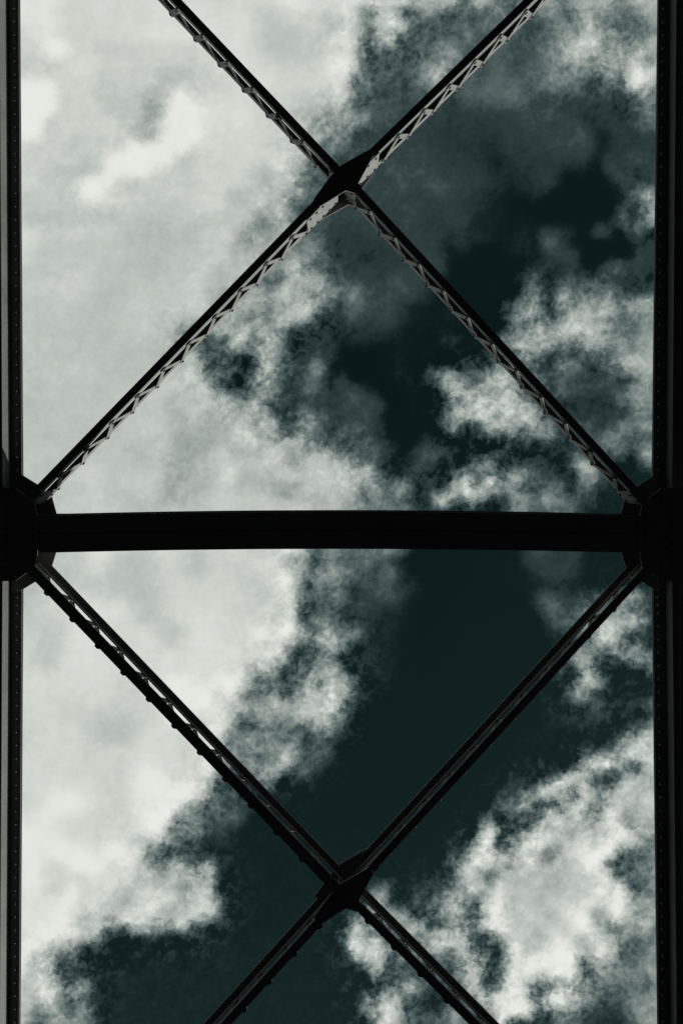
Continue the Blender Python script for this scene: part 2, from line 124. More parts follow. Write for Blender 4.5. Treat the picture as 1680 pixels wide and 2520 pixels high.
    (672, 687, 672, 726, 726, 664, 658, 752, 670, 685, 702, 648, 643, 737, 645, 666, 608, 667, 790, 212, 357, 316, 324, 321, 321, 320, 320, 319, 321, 315, 343, 265, 588, 433, 326, 325, 461, 345, 473, 532, 709, 619, 759, 616, 693, 606, 606, 584, 672, 612, 754, 546, 912, 298, 458, 525, 517, 518, 517),
    (671, 687, 671, 729, 715, 730, 727, 735, 683, 708, 652, 568, 649, 691, 707, 715, 598, 660, 685, 451, 297, 332, 321, 322, 321, 321, 320, 321, 320, 325, 303, 333, 721, 260, 266, 383, 354, 396, 780, 498, 377, 715, 733, 523, 692, 561, 698, 661, 622, 738, 640, 740, 729, 526, 686, 481, 526, 512, 526),
    (671, 687, 671, 729, 716, 720, 724, 682, 638, 651, 607, 737, 721, 720, 678, 560, 668, 710, 820, 520, 280, 337, 320, 323, 322, 321, 321, 321, 324, 316, 397, 416, 568, 587, 634, 227, 518, 490, 679, 439, 335, 698, 717, 631, 652, 696, 553, 658, 703, 703, 485, 705, 724, 515, 560, 518, 530, 528, 530),
    (672, 687, 672, 728, 727, 709, 744, 681, 636, 728, 538, 350, 682, 634, 592, 561, 860, 385, 206, 300, 336, 323, 324, 322, 322, 321, 324, 312, 361, 185, 760, 626, 364, 415, 499, 860, 346, 270, 467, 549, 365, 813, 737, 646, 672, 566, 689, 626, 696, 829, 612, 483, 533, 513, 536, 457, 474, 469, 474),
    (670, 690, 670, 739, 693, 788, 676, 779, 693, 558, 196, 351, 233, 267, 263, 273, 195, 316, 375, 336, 326, 325, 324, 323, 322, 323, 320, 329, 302, 421, 730, 475, 633, 429, 423, 499, 602, 736, 791, 598, 359, 210, 638, 697, 664, 583, 632, 709, 634, 532, 692, 571, 541, 353, 475, 468, 472, 470, 472),
    (683, 681, 683, 707, 842, 487, 644, 419, 242, 276, 367, 326, 357, 349, 350, 347, 367, 334, 318, 326, 327, 325, 324, 323, 323, 322, 325, 314, 360, 197, 821, 764, 701, 348, 457, 417, 536, 579, 506, 850, 324, 483, 253, 820, 612, 658, 686, 763, 721, 658, 774, 711, 358, 423, 550, 528, 532, 529, 532),
    (650, 714, 650, 811, 380, 591, 331, 501, 419, 334, 326, 331, 323, 325, 325, 325, 319, 327, 331, 327, 326, 325, 324, 324, 323, 323, 322, 323, 323, 334, 346, 518, 811, 298, 583, 394, 440, 450, 251, 647, 586, 383, 296, 776, 705, 673, 770, 719, 774, 172, 677, 430, 520, 385, 538, 513, 518, 514, 518),
    (716, 607, 716, 687, 696, 666, 310, 397, 226, 351, 329, 331, 330, 330, 330, 330, 331, 328, 326, 326, 326, 325, 325, 324, 324, 323, 323, 323, 324, 322, 327, 277, 451, 465, 286, 385, 412, 422, 388, 595, 720, 348, 420, 808, 677, 787, 679, 750, 838, 415, 518, 566, 456, 570, 546, 524, 522, 519, 522),
    (636, 656, 636, 647, 637, 732, 708, 350, 825, 229, 362, 323, 331, 329, 330, 329, 328, 328, 328, 327, 326, 326, 325, 325, 324, 324, 323, 323, 323, 323, 333, 310, 247, 277, 593, 635, 389, 405, 427, 425, 806, 167, 556, 776, 701, 343, 322, 479, 414, 530, 493, 421, 441, 498, 339, 535, 496, 505, 496),
    (661, 662, 661, 693, 617, 764, 361, 520, 206, 360, 327, 334, 330, 330, 330, 330, 329, 329, 328, 327, 327, 326, 326, 325, 325, 324, 323, 323, 320, 333, 288, 475, 558, 774, 558, 300, 327, 327, 345, 400, 482, 759, 669, 721, 673, 381, 844, 885, 578, 584, 362, 446, 399, 506, 464, 610, 575, 583, 575),
    (611, 604, 611, 578, 417, 470, 570, 330, 777, 233, 361, 325, 332, 329, 330, 330, 329, 328, 328, 327, 327, 326, 326, 325, 324, 324, 323, 324, 318, 342, 255, 608, 529, 821, 317, 415, 377, 270, 664, 390, 424, 523, 779, 889, 937, 356, 449, 410, 410, 392, 399, 339, 369, 531, 540, 503, 504, 500, 504),
    (626, 622, 626, 627, 389, 550, 570, 580, 473, 387, 320, 335, 329, 330, 330, 330, 329, 328, 328, 327, 327, 326, 326, 325, 324, 324, 324, 322, 326, 311, 374, 140, 644, 635, 613, 380, 377, 533, 409, 620, 431, 397, 703, 179, 92, 361, 416, 470, 487, 370, 338, 334, 339, 342, 561, 523, 526, 521, 526),
    (611, 604, 611, 578, 417, 470, 570, 330, 777, 233, 361, 325, 332, 329, 330, 330, 329, 328, 328, 327, 327, 326, 326, 325, 324, 324, 323, 324, 318, 342, 255, 608, 529, 821, 317, 415, 377, 270, 664, 390, 424, 523, 779, 889, 937, 356, 449, 410, 410, 392, 399, 339, 369, 531, 540, 503, 504, 500, 504),
)
GRID = [[c / 1000.0 for c in r] for r in CLOUD]
# how ragged and sharp the cloud edges are, on a grid twice as coarse, 31 x 45, 0 even .. 100 sharp
EDGES = (
    (0, 0, 0, 0, 0, 0, 0, 0, 0, 0, 0, 0, 3, 6, 5, 20, 49, 47, 54, 65, 55, 47, 27, 30, 23, 36, 30, 30, 8, 0, 0),
    (0, 0, 0, 0, 0, 0, 0, 0, 0, 0, 0, 0, 3, 6, 5, 20, 49, 47, 54, 65, 55, 47, 27, 30, 23, 36, 30, 30, 8, 0, 0),
    (0, 0, 0, 1, 1, 0, 0, 0, 0, 0, 0, 0, 2, 4, 5, 28, 79, 75, 64, 34, 18, 19, 17, 25, 36, 45, 44, 44, 19, 0, 0),
    (0, 0, 3, 6, 3, 0, 0, 0, 0, 0, 0, 0, 0, 0, 8, 39, 86, 56, 40, 36, 19, 0, 0, 14, 45, 44, 43, 51, 24, 8, 8),
    (2, 2, 9, 7, 2, 0, 0, 2, 6, 5, 0, 0, 0, 0, 5, 63, 72, 3, 46, 72, 27, 0, 0, 11, 42, 58, 61, 77, 63, 61, 61),
    (0, 0, 2, 5, 1, 0, 2, 12, 30, 16, 2, 0, 0, 5, 19, 66, 41, 1, 19, 32, 10, 3, 3, 9, 18, 17, 36, 79, 49, 21, 21),
    (0, 0, 2, 6, 1, 0, 6, 22, 25, 6, 2, 0, 0, 17, 36, 59, 37, 3, 0, 0, 0, 1, 1, 0, 0, 0, 0, 15, 12, 10, 10),
    (1, 1, 4, 3, 0, 7, 15, 27, 17, 11, 2, 0, 1, 36, 53, 34, 13, 1, 0, 0, 0, 0, 0, 0, 0, 0, 0, 2, 2, 2, 2),
    (0, 0, 0, 0, 7, 12, 12, 12, 10, 4, 0, 2, 12, 60, 49, 6, 1, 0, 0, 0, 0, 0, 0, 0, 0, 0, 1, 14, 14, 8, 8),
    (0, 0, 0, 0, 11, 15, 10, 3, 1, 0, 0, 5, 22, 69, 24, 0, 0, 0, 0, 0, 0, 0, 0, 0, 0, 0, 4, 54, 44, 28, 28),
    (0, 0, 0, 0, 4, 5, 1, 0, 0, 0, 5, 23, 28, 55, 16, 1, 0, 0, 0, 0, 0, 0, 0, 0, 0, 0, 5, 47, 59, 53, 53),
    (0, 0, 0, 0, 0, 0, 0, 0, 0, 0, 6, 22, 16, 31, 37, 4, 0, 0, 0, 0, 0, 0, 0, 1, 1, 0, 2, 14, 18, 18, 18),
    (0, 0, 0, 0, 0, 0, 0, 0, 0, 1, 4, 25, 42, 33, 57, 22, 4, 0, 0, 0, 0, 0, 3, 7, 5, 6, 7, 2, 3, 3, 3),
    (0, 0, 0, 0, 0, 0, 0, 0, 0, 4, 7, 22, 47, 41, 65, 36, 13, 0, 0, 0, 0, 3, 47, 51, 53, 52, 58, 52, 51, 47, 47),
    (0, 0, 0, 0, 0, 0, 0, 0, 18, 35, 25, 18, 35, 73, 84, 21, 5, 0, 0, 0, 0, 8, 63, 66, 79, 47, 42, 31, 16, 8, 8),
    (0, 0, 0, 0, 0, 0, 0, 0, 34, 70, 62, 70, 63, 65, 27, 2, 0, 0, 0, 0, 0, 28, 70, 76, 84, 68, 42, 28, 11, 5, 5),
    (0, 0, 0, 0, 0, 0, 0, 0, 13, 72, 58, 63, 77, 41, 19, 6, 0, 0, 11, 60, 63, 84, 65, 46, 29, 25, 44, 60, 20, 15, 15),
    (0, 0, 0, 0, 0, 0, 0, 0, 0, 40, 86, 78, 71, 22, 14, 3, 0, 0, 12, 78, 75, 58, 60, 50, 9, 2, 20, 46, 16, 14, 14),
    (0, 0, 0, 0, 0, 0, 0, 0, 3, 9, 34, 44, 73, 47, 38, 7, 0, 0, 0, 54, 91, 70, 52, 82, 39, 3, 16, 28, 6, 4, 4),
    (0, 0, 0, 0, 0, 0, 0, 1, 8, 6, 9, 22, 60, 61, 62, 39, 13, 2, 0, 30, 59, 85, 76, 67, 42, 22, 21, 29, 22, 17, 17),
    (0, 0, 0, 0, 0, 0, 0, 5, 14, 3, 10, 6, 12, 27, 46, 72, 76, 33, 8, 22, 77, 75, 59, 26, 24, 71, 36, 34, 41, 37, 37),
    (0, 0, 0, 0, 0, 0, 0, 7, 17, 3, 5, 6, 8, 12, 5, 31, 62, 47, 37, 62, 96, 86, 63, 33, 37, 56, 27, 1, 4, 4, 4),
    (0, 0, 0, 0, 0, 0, 0, 2, 8, 4, 1, 0, 5, 18, 32, 36, 31, 20, 25, 49, 49, 45, 44, 29, 24, 7, 0, 0, 0, 0, 0),
    (0, 0, 0, 0, 0, 0, 0, 0, 0, 0, 0, 0, 4, 37, 47, 24, 14, 19, 12, 0, 0, 2, 9, 7, 3, 2, 0, 0, 0, 0, 0),
    (0, 0, 0, 0, 0, 0, 1, 0, 0, 0, 0, 0, 9, 62, 55, 32, 14, 20, 10, 0, 0, 0, 0, 0, 0, 0, 0, 0, 0, 0, 0),
    (0, 0, 0, 0, 0, 0, 0, 0, 0, 0, 0, 0, 3, 75, 50, 41, 12, 4, 1, 0, 0, 0, 0, 1, 2, 6, 29, 55, 14, 0, 0),
    (0, 0, 0, 0, 0, 0, 0, 0, 0, 0, 0, 0, 0, 75, 44, 28, 7, 0, 0, 0, 0, 0, 0, 6, 10, 46, 69, 81, 24, 0, 0),
    (0, 0, 0, 0, 0, 0, 0, 0, 0, 0, 0, 0, 27, 93, 74, 67, 18, 0, 0, 0, 0, 0, 0, 2, 22, 64, 62, 74, 39, 20, 20),
    (0, 0, 0, 0, 0, 0, 0, 0, 0, 0, 0, 29, 77, 84, 67, 75, 16, 0, 0, 0, 0, 0, 0, 0, 47, 84, 75, 67, 82, 80, 80),
    (0, 0, 0, 0, 0, 0, 0, 0, 0, 0, 14, 73, 73, 71, 57, 83, 31, 0, 0, 0, 0, 0, 0, 0, 45, 80, 49, 25, 57, 58, 58),
    (0, 0, 0, 0, 0, 0, 0, 0, 0, 0, 37, 72, 41, 52, 47, 88, 27, 0, 0, 0, 0, 0, 0, 0, 29, 46, 19, 20, 52, 54, 54),
    (0, 0, 0, 0, 0, 0, 0, 0, 0, 2, 64, 53, 17, 45, 71, 73, 9, 0, 0, 0, 0, 0, 0, 0, 1, 17, 46, 91, 82, 52, 52),
    (0, 0, 0, 0, 0, 0, 0, 0, 0, 13, 77, 45, 45, 51, 18, 10, 0, 0, 0, 0, 0, 0, 0, 9, 43, 89, 92, 89, 32, 6, 6),
    (0, 0, 0, 0, 0, 0, 0, 0, 6, 55, 93, 69, 90, 57, 5, 0, 0, 0, 0, 0, 0, 1, 32, 83, 97, 83, 77, 70, 17, 1, 1),
    (0, 0, 0, 0, 0, 0, 1, 9, 65, 94, 52, 11, 19, 5, 0, 0, 0, 0, 0, 0, 8, 31, 59, 91, 84, 67, 70, 29, 14, 11, 11),
    (0, 0, 0, 0, 0, 0, 8, 53, 92, 51, 11, 4, 0, 0, 0, 0, 0, 0, 0, 0, 56, 100, 88, 92, 58, 52, 62, 55, 35, 24, 24),
    (0, 0, 0, 0, 0, 0, 19, 86, 79, 56, 35, 0, 0, 0, 0, 0, 0, 0, 0, 20, 93, 88, 78, 60, 49, 41, 93, 76, 19, 1, 1),
    (0, 0, 0, 0, 0, 2, 12, 51, 56, 76, 74, 1, 0, 0, 0, 0, 28, 28, 1, 48, 87, 56, 33, 12, 15, 29, 90, 67, 10, 0, 0),
    (0, 0, 0, 0, 6, 19, 29, 24, 26, 46, 81, 6, 0, 0, 0, 22, 72, 73, 49, 74, 74, 74, 21, 1, 9, 23, 55, 73, 22, 0, 0),
    (0, 0, 3, 14, 42, 83, 93, 87, 87, 93, 62, 5, 0, 0, 0, 75, 83, 61, 77, 86, 90, 93, 49, 9, 18, 38, 62, 59, 15, 0, 0),
    (1, 1, 34, 80, 90, 70, 29, 23, 25, 20, 1, 0, 0, 0, 0, 75, 96, 70, 45, 83, 97, 87, 79, 25, 40, 81, 81, 33, 6, 0, 0),
    (2, 2, 33, 83, 74, 36, 0, 0, 0, 0, 0, 0, 0, 0, 0, 30, 87, 83, 37, 36, 82, 87, 92, 71, 77, 83, 43, 21, 14, 0, 0),
    (3, 3, 41, 72, 68, 50, 0, 0, 0, 0, 0, 0, 0, 0, 0, 6, 74, 96, 62, 37, 64, 92, 92, 90, 89, 69, 23, 32, 23, 0, 0),
    (1, 1, 40, 36, 37, 50, 0, 0, 0, 0, 0, 0, 0, 0, 0, 7, 78, 88, 52, 29, 28, 82, 100, 86, 37, 26, 10, 39, 9, 0, 0),
    (1, 1, 40, 36, 37, 50, 0, 0, 0, 0, 0, 0, 0, 0, 0, 7, 78, 88, 52, 29, 28, 82, 100, 86, 37, 26, 10, 39, 9, 0, 0),
)
RAG = [[c / 100.0 for c in r] for r in EDGES]
NX, NY = 57, 85

world = bpy.data.worlds.new('World')
scene.world = world
world.use_nodes = True
nt = world.node_tree
nt.nodes.clear()
N = nt.nodes.new
L = nt.links.new

def put(sock, v):
    if isinstance(v, bpy.types.NodeSocket):
        L(v, sock)
    else:
        sock.default_value = v

def M(op, a, b=None, c=None, clamp=False):
    n = N('ShaderNodeMath')
    n.operation = op
    n.use_clamp = clamp
    put(n.inputs[0], a)
    if b is not None:
        put(n.inputs[1], b)
    if c is not None:
        put(n.inputs[2], c)
    return n.outputs[0]

def comb(x, y, z=0.0):
    n = N('ShaderNodeCombineXYZ')
    put(n.inputs[0], x); put(n.inputs[1], y); put(n.inputs[2], z)
    return n.outputs[0]

def noise(vec, scale, detail, rough=0.55, dist=0.0, lac=2.0):
    n = N('ShaderNodeTexNoise')
    n.noise_dimensions = '3D'
    L(vec, n.inputs['Vector'])
    n.inputs['Scale'].default_value = scale
    n.inputs['Detail'].default_value = detail
    n.inputs['Roughness'].default_value = rough
    n.inputs['Lacunarity'].default_value = lac
    n.inputs['Distortion'].default_value = dist
    return n

def smooth(x, a, b, lo=0.0, hi=1.0):
    n = N('ShaderNodeMapRange')
    n.interpolation_type = 'SMOOTHSTEP'
    put(n.inputs[0], x)
    n.inputs[1].default_value = a; n.inputs[2].default_value = b
    n.inputs[3].default_value = lo; n.inputs[4].default_value = hi
    return n.outputs[0]

tc = N('ShaderNodeTexCoord')
sep = N('ShaderNodeSeparateXYZ')
L(tc.outputs['Generated'], sep.inputs[0])
dz = M('MAXIMUM', sep.outputs[2], 0.04)
px = M('DIVIDE', sep.outputs[0], dz)        # a flat cloud deck seen from below
py = M('DIVIDE', sep.outputs[1], dz)
gx = M('MULTIPLY_ADD', px, F / 30.0, UC / 30.0)     # grid coordinates on that deck
gy = M('MULTIPLY_ADD', py, F / 30.0, VC / 30.0)
pos = comb(gx, gy, 3.7)
# eddies that roll the edges of the clouds
w1 = noise(pos, 0.33, 4.0, 0.55)
w2 = noise(comb(gx, gy, 41.3), 1.2, 7.0, 0.66)
w3 = noise(comb(gx, gy, 7.9), 3.6, 4.0, 0.7)
s3 = N('ShaderNodeSeparateXYZ'); L(w3.outputs['Color'], s3.inputs[0])
s1 = N('ShaderNodeSeparateXYZ'); L(w1.outputs['Color'], s1.inputs[0])
s2 = N('ShaderNodeSeparateXYZ'); L(w2.outputs['Color'], s2.inputs[0])
A1, A2, A3 = 0.8, 1.0, 0.35
def warp(g, c1, c2, c3):
    t = M('MULTIPLY_ADD', c1, A1, -0.5 * A1)
    t = M('MULTIPLY_ADD', c2, A2, M('ADD', t, -0.5 * A2))
    t = M('MULTIPLY_ADD', c3, A3, M('ADD', t, -0.5 * A3))
    return M('ADD', g, t)
qx = warp(gx, s1.outputs[0], s2.outputs[0], s3.outputs[0])
qy = warp(gy, s1.outputs[1], s2.outputs[1], s3.outputs[1])

def bspline(x):
    x = abs(x)
    if x < 1:
        return 2 / 3 - x * x + x ** 3 / 2
    return (2 - x) ** 3 / 6 if x < 2 else 0.0

def row_template(name, n, halves):
    # three rows of a table ride in the R, G, B of a colour ramp and are weighted by their distance
    global N, L
    g = bpy.data.node_groups.new(name, 'ShaderNodeTree')
    for q in ('Left', 'Right', 'Side', 'Row'):
        g.interface.new_socket(q, in_out='INPUT', socket_type='NodeSocketFloat')
    g.interface.new_socket('Sum', in_out='INPUT', socket_type='NodeSocketColor')
    g.interface.new_socket('Sum', in_out='OUTPUT', socket_type='NodeSocketColor')
    keep = N, L
    N, L = g.nodes.new, g.links.new
    gi = N('NodeGroupInput')

    def ramp(label, k, fac, kind):
        r = N('ShaderNodeValToRGB')
        r.name = label
        cr = r.color_ramp
        cr.elements[1].position = 1.0
        for i in range(1, k - 1):
            cr.elements.new(i / (k - 1.0))
        cr.interpolation = kind
        L(fac, r.inputs[0])
        return r

    def blend(op, p, q, f=1.0):
        m = N('ShaderNodeMix'); m.data_type = 'RGBA'; m.blend_type = op
        put(m.inputs[0], f); L(p, m.inputs[6]); L(q, m.inputs[7])
        return m.outputs[2]

    v = ramp('left', n, gi.outputs[0], 'B_SPLINE').outputs[0]
    if halves:
        v = blend('MIX', v, ramp('right', n, gi.outputs[1], 'B_SPLINE').outputs[0], gi.outputs[2])
    k = ramp('kernel', 31, gi.outputs[3], 'LINEAR')
    for i in range(31):
        k.color_ramp.elements[i].color = (*(bspline(0.2 * i - 2 - q) for q in range(3)), 1)
    v = blend('ADD', gi.outputs[4], blend('MULTIPLY', v, k.outputs[0]))
    go = N('NodeGroupOutput'); L(v, go.inputs[0])
    N, L = keep
    return g

def table_group(name, rows, halves):
    # a smooth surface through a table of numbers
    global N, L
    n = len(rows[0])
    mid_c = (n - 1) // 2
    tmpl = row_template(name + '_rows', mid_c + 2 if halves else n, halves)
    g = bpy.data.node_groups.new(name, 'ShaderNodeTree')
    g.interface.new_socket('X', in_out='INPUT', socket_type='NodeSocketFloat')
    g.interface.new_socket('Y', in_out='INPUT', socket_type='NodeSocketFloat')
    g.interface.new_socket('Value', in_out='OUTPUT', socket_type='NodeSocketFloat')
    keep = N, L
    N, L = g.nodes.new, g.links.new
    gi = N('NodeGroupInput'); X, Y = gi.outputs[0], gi.outputs[1]
    if halves:
        fa = M('DIVIDE', M('ADD', X, 1.0), mid_c + 1.0, clamp=True)
        fb = M('DIVIDE', M('SUBTRACT', X, mid_c - 2.0), mid_c + 1.0, clamp=True)
        right = M('GREATER_THAN', X, mid_c - 1.0)
    else:
        fa = M('DIVIDE', M('ADD', X, 1.0), n - 1.0, clamp=True)
    total = None
    for j in range(0, len(rows), 3):
        cols = list(zip(*rows[j:j + 3]))
        t = tmpl.copy()
        for label, part in (('left', cols[:mid_c + 2] if halves else cols), ('right', cols[mid_c - 1:])):
            if label in t.nodes:
                els = t.nodes[label].color_ramp.elements
                for i, c in enumerate(part):
                    els[i].color = (*c, 1)
        w = M('MULTIPLY_ADD', Y, 1 / 6.0, (3.0 - j) / 6.0, clamp=True)
        u = N('ShaderNodeGroup'); u.node_tree = t
        L(fa, u.inputs[0])
        if halves:
            L(fb, u.inputs[1]); L(right, u.inputs[2])
        L(w, u.inputs[3])
        if total is None:
            u.inputs[4].default_value = (0, 0, 0, 1)
        else:
            L(total, u.inputs[4])
        total = u.outputs[0]
    sp = N('ShaderNodeSeparateColor'); L(total, sp.inputs[0])
    out = M('ADD', M('ADD', sp.outputs[0], sp.outputs[1]), sp.outputs[2])
    go = N('NodeGroupOutput'); L(out, go.inputs[0])
    N, L = keep
    return g

def use(g, x, y):
    n = N('ShaderNodeGroup'); n.node_tree = g
    L(x, n.inputs[0]); L(y, n.inputs[1])
    return n.outputs[0]

qxc = M('MINIMUM', M('MAXIMUM', qx, 0.0), NX - 1.0)
qyc = M('MINIMUM', M('MAXIMUM', qy, 0.0), NY - 1.0)
acc = M('MULTIPLY_ADD', use(table_group('cloud_table', GRID, True), qxc, qyc), 2.0, -0.5)
acc = M('MAXIMUM', acc, 0.0)
rag = use(table_group('edge_table', RAG, False), M('MULTIPLY', qxc, 0.5), M('MULTIPLY', qyc, 0.5))
# beyond the patch of sky overhead the same broken cloud goes on in every direction
far = noise(comb(gx, gy, 90.0), 0.042, 7.0, 0.6)
far_lvl = smooth(far.outputs['Fac'], 0.40, 0.60, 0.13, 0.86)
def outside(g, hi):
    return M('MAXIMUM', M('SUBTRACT', 0.0, g), M('SUBTRACT', g, float(hi)))
out_d = M('MAXIMUM', outside(gx, NX - 1), outside(gy, NY - 1))
out_m = smooth(out_d, 1.0, 12.0)
mixf = M('MULTIPLY_ADD', M('SUBTRACT', far_lvl, acc), out_m, acc)
# billows and wisps
sx = M('MULTIPLY_ADD', gx, 0.82, M('MULTIPLY', gy, 0.57))       # wind stretches the wisps a little
sy = M('MULTIPLY', M('SUBTRACT', M('MULTIPLY', gx, 0.57), M('MULTIPLY', gy, 0.82)), 0.62)
b1 = noise(comb(sx, sy, 12.0), 0.85, 8.0, 0.56, 0.5)
b2 = noise(comb(qx, qy, 63.0), 2.0, 6.0, 0.54, 0.5)
bil = M('MULTIPLY_ADD', b1.outputs['Fac'], 0.5, M('MULTIPLY', b2.outputs['Fac'], 0.5))
bil = M('SUBTRACT', bil, 0.5)
p1 = noise(comb(qx, qy, 21.0), 0.5, 1.0, 0.4)       # rounded puffs with dark creases between them
p2 = noise(comb(qx, qy, 84.0), 1.25, 2.0, 0.5)
puff = M('ADD', M('MULTIPLY', M('ABSOLUTE', M('SUBTRACT', p1.outputs['Fac'], 0.5)), 1.1),
         M('MULTIPLY', M('ABSOLUTE', M('SUBTRACT', p2.outputs['Fac'], 0.5)), 0.9))
puff = M('SUBTRACT', puff, 0.19)
bil = M('ADD', bil, M('MULTIPLY', puff, smooth(mixf, 0.3, 0.6, 0.15, 0.55)))
soft = noise(comb(gx, gy, 33.0), 0.16, 3.0, 0.5)     # slow shading inside the thick sheet
thick = smooth(mixf, 0.55, 0.8, 0.0, 0.2)
mixf = M('MULTIPLY_ADD', M('SUBTRACT', soft.outputs['Fac'], 0.53), thick, mixf)
mid = M('MULTIPLY', M('SUBTRACT', mixf, 0.11), M('POWER', M('SUBTRACT', 1.0, mixf, clamp=True), 1.5), clamp=True)
amp = M('MULTIPLY_ADD', mid, 2.1, 0.028)
rag = M('MULTIPLY_ADD', M('SUBTRACT', 0.4, rag), out_m, rag)
calm = smooth(mixf, 0.62, 0.95, 1.0, 0.45)           # the thick bright parts are calmer than the frayed edges
amp = M('MULTIPLY_ADD', M('MULTIPLY', M('MAXIMUM', rag, 0.0), calm), 1.3, amp)
lvl = M('MULTIPLY_ADD', bil, amp, mixf, clamp=True)
lvl = M('MAXIMUM', lvl, 0.02)
cl = N('ShaderNodeValToRGB')
e = cl.color_ramp.elements
def lin(c):
    c /= 255.0
    return c / 12.92 if c <= 0.04045 else ((c + 0.055) / 1.055) ** 2.4
stops = [(0.0, (11, 25, 26)), (0.13, (17, 33, 34)), (0.27, (50, 66, 67)), (0.40, (88, 103, 102)), (0.53, (126, 138, 134)),
         (0.67, (163, 171, 165)), (0.80, (190, 197, 190)), (0.87, (209, 213, 207)), (0.935, (226, 228, 222)), (1.0, (233, 235, 230))]
e[0].position = 0.0; e[1].position = 1.0
for p, _ in stops[1:-1]:
    e.new(p)
for k, (p, c) in enumerate(stops):
    e[k].color = (lin(c[0]), lin(c[1]), lin(c[2]), 1)
L(lvl, cl.inputs[0])
SKY_STRENGTH = 0.1
clv = N('ShaderNodeVectorMath'); clv.operation = 'SCALE'
L(cl.outputs[0], clv.inputs[0]); clv.inputs[3].default_value = 1.0 / SKY_STRENGTH
sky = N('ShaderNodeTexSky')
sky.sky_type = 'NISHITA'
sky.sun_disc = False
sky.sun_elevation = SUN_ELEV
sky.sun_rotation = math.atan2(SUN.x, SUN.y)
tint = N('ShaderNodeVectorMath'); tint.operation = 'MULTIPLY'      # dark polarised, teal graded blue
L(sky.outputs[0], tint.inputs[0]); tint.inputs[1].default_value = (0.06, 0.105, 0.066)
mx = N('ShaderNodeMix'); mx.data_type = 'RGBA'
L(smooth(lvl, 0.09, 0.21), mx.inputs[0]); L(tint.outputs[0], mx.inputs[6]); L(clv.outputs[0], mx.inputs[7])
bg = N('ShaderNodeBackground')
L(mx.outputs[2], bg.inputs[0]); bg.inputs[1].default_value = SKY_STRENGTH
wo = N('ShaderNodeOutputWorld')
L(bg.outputs[0], wo.inputs[0])

# ------------------------------------------------------------------ materials
def steel(name, base, rust=0.25, rough=0.6, seed=0.0):
    m = bpy.data.materials.new(name)
    m.use_nodes = True
    t = m.node_tree
    p = t.nodes['Principled BSDF']
    def n_(typ, **kw):
        o = t.nodes.new(typ)
        for k, v in kw.items():
            setattr(o, k, v)
        return o
    co = n_('ShaderNodeTexCoord')
    geo = n_('ShaderNodeNewGeometry')
    def tex(scale, det, src, rr=0.6):
        x = n_('ShaderNodeTexNoise'); x.inputs['Scale'].default_value = scale
        x.inputs['Detail'].default_value = det; x.inputs['Roughness'].default_value = rr
        t.links.new(src, x.inputs['Vector'])
        return x.outputs['Fac']
    off = n_('ShaderNodeVectorMath', operation='ADD'); off.inputs[1].default_value = (seed, seed * 2, 0)
    t.links.new(geo.outputs['Position'], off.inputs[0])
    big = tex(2.3, 6, off.outputs[0]); fine = tex(34, 5, off.outputs[0], 0.65)
    r1 = n_('ShaderNodeValToRGB')
    r1.color_ramp.elements[0].position = 0.3; r1.color_ramp.elements[1].position = 0.7
    d = tuple(c * 0.72 for c in base)
    r1.color_ramp.elements[0].color = (*d, 1); r1.color_ramp.elements[1].color = (*base, 1)
    t.links.new(big, r1.inputs[0])
    r2 = n_('ShaderNodeValToRGB')                     # specks of rust and grime
    r2.color_ramp.elements[0].position = 0.52; r2.color_ramp.elements[1].position = 0.72
    r2.color_ramp.elements[0].color = (0, 0, 0, 1); r2.color_ramp.elements[1].color = (rust, rust, rust, 1)
    t.links.new(fine, r2.inputs[0])
    mix = n_('ShaderNodeMix', data_type='RGBA')
    t.links.new(r2.outputs[0], mix.inputs[0]); t.links.new(r1.outputs[0], mix.inputs[6])
    mix.inputs[7].default_value = (0.07, 0.055, 0.045, 1)
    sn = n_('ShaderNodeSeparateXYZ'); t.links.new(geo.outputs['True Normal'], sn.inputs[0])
    up = n_('ShaderNodeMapRange'); t.links.new(sn.outputs[2], up.inputs[0])     # upward faces coloured darker to cut light bounced onto the undersides
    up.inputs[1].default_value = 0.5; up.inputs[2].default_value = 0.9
    top_dark = n_('ShaderNodeMix', data_type='RGBA')
    t.links.new(up.outputs[0], top_dark.inputs[0]); t.links.new(mix.outputs[2], top_dark.inputs[6])
    top_dark.inputs[7].default_value = (0.035, 0.032, 0.028, 1)
    t.links.new(top_dark.outputs[2], p.inputs['Base Color'])
    p.inputs['Roughness'].default_value = rough
    p.inputs['Specular IOR Level'].default_value = 0.3
    b = n_('ShaderNodeBump'); b.inputs['Strength'].default_value = 0.25; b.inputs['Distance'].default_value = 0.004
    t.links.new(fine, b.inputs['Height']); t.links.new(b.outputs[0], p.inputs['Normal'])
    return m

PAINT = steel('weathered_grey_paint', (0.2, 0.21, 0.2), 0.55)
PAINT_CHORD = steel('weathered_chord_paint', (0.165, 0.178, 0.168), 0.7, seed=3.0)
RIVET = steel('rivet_steel', (0.06, 0.06, 0.058), 0.4, 0.85, seed=5.0)

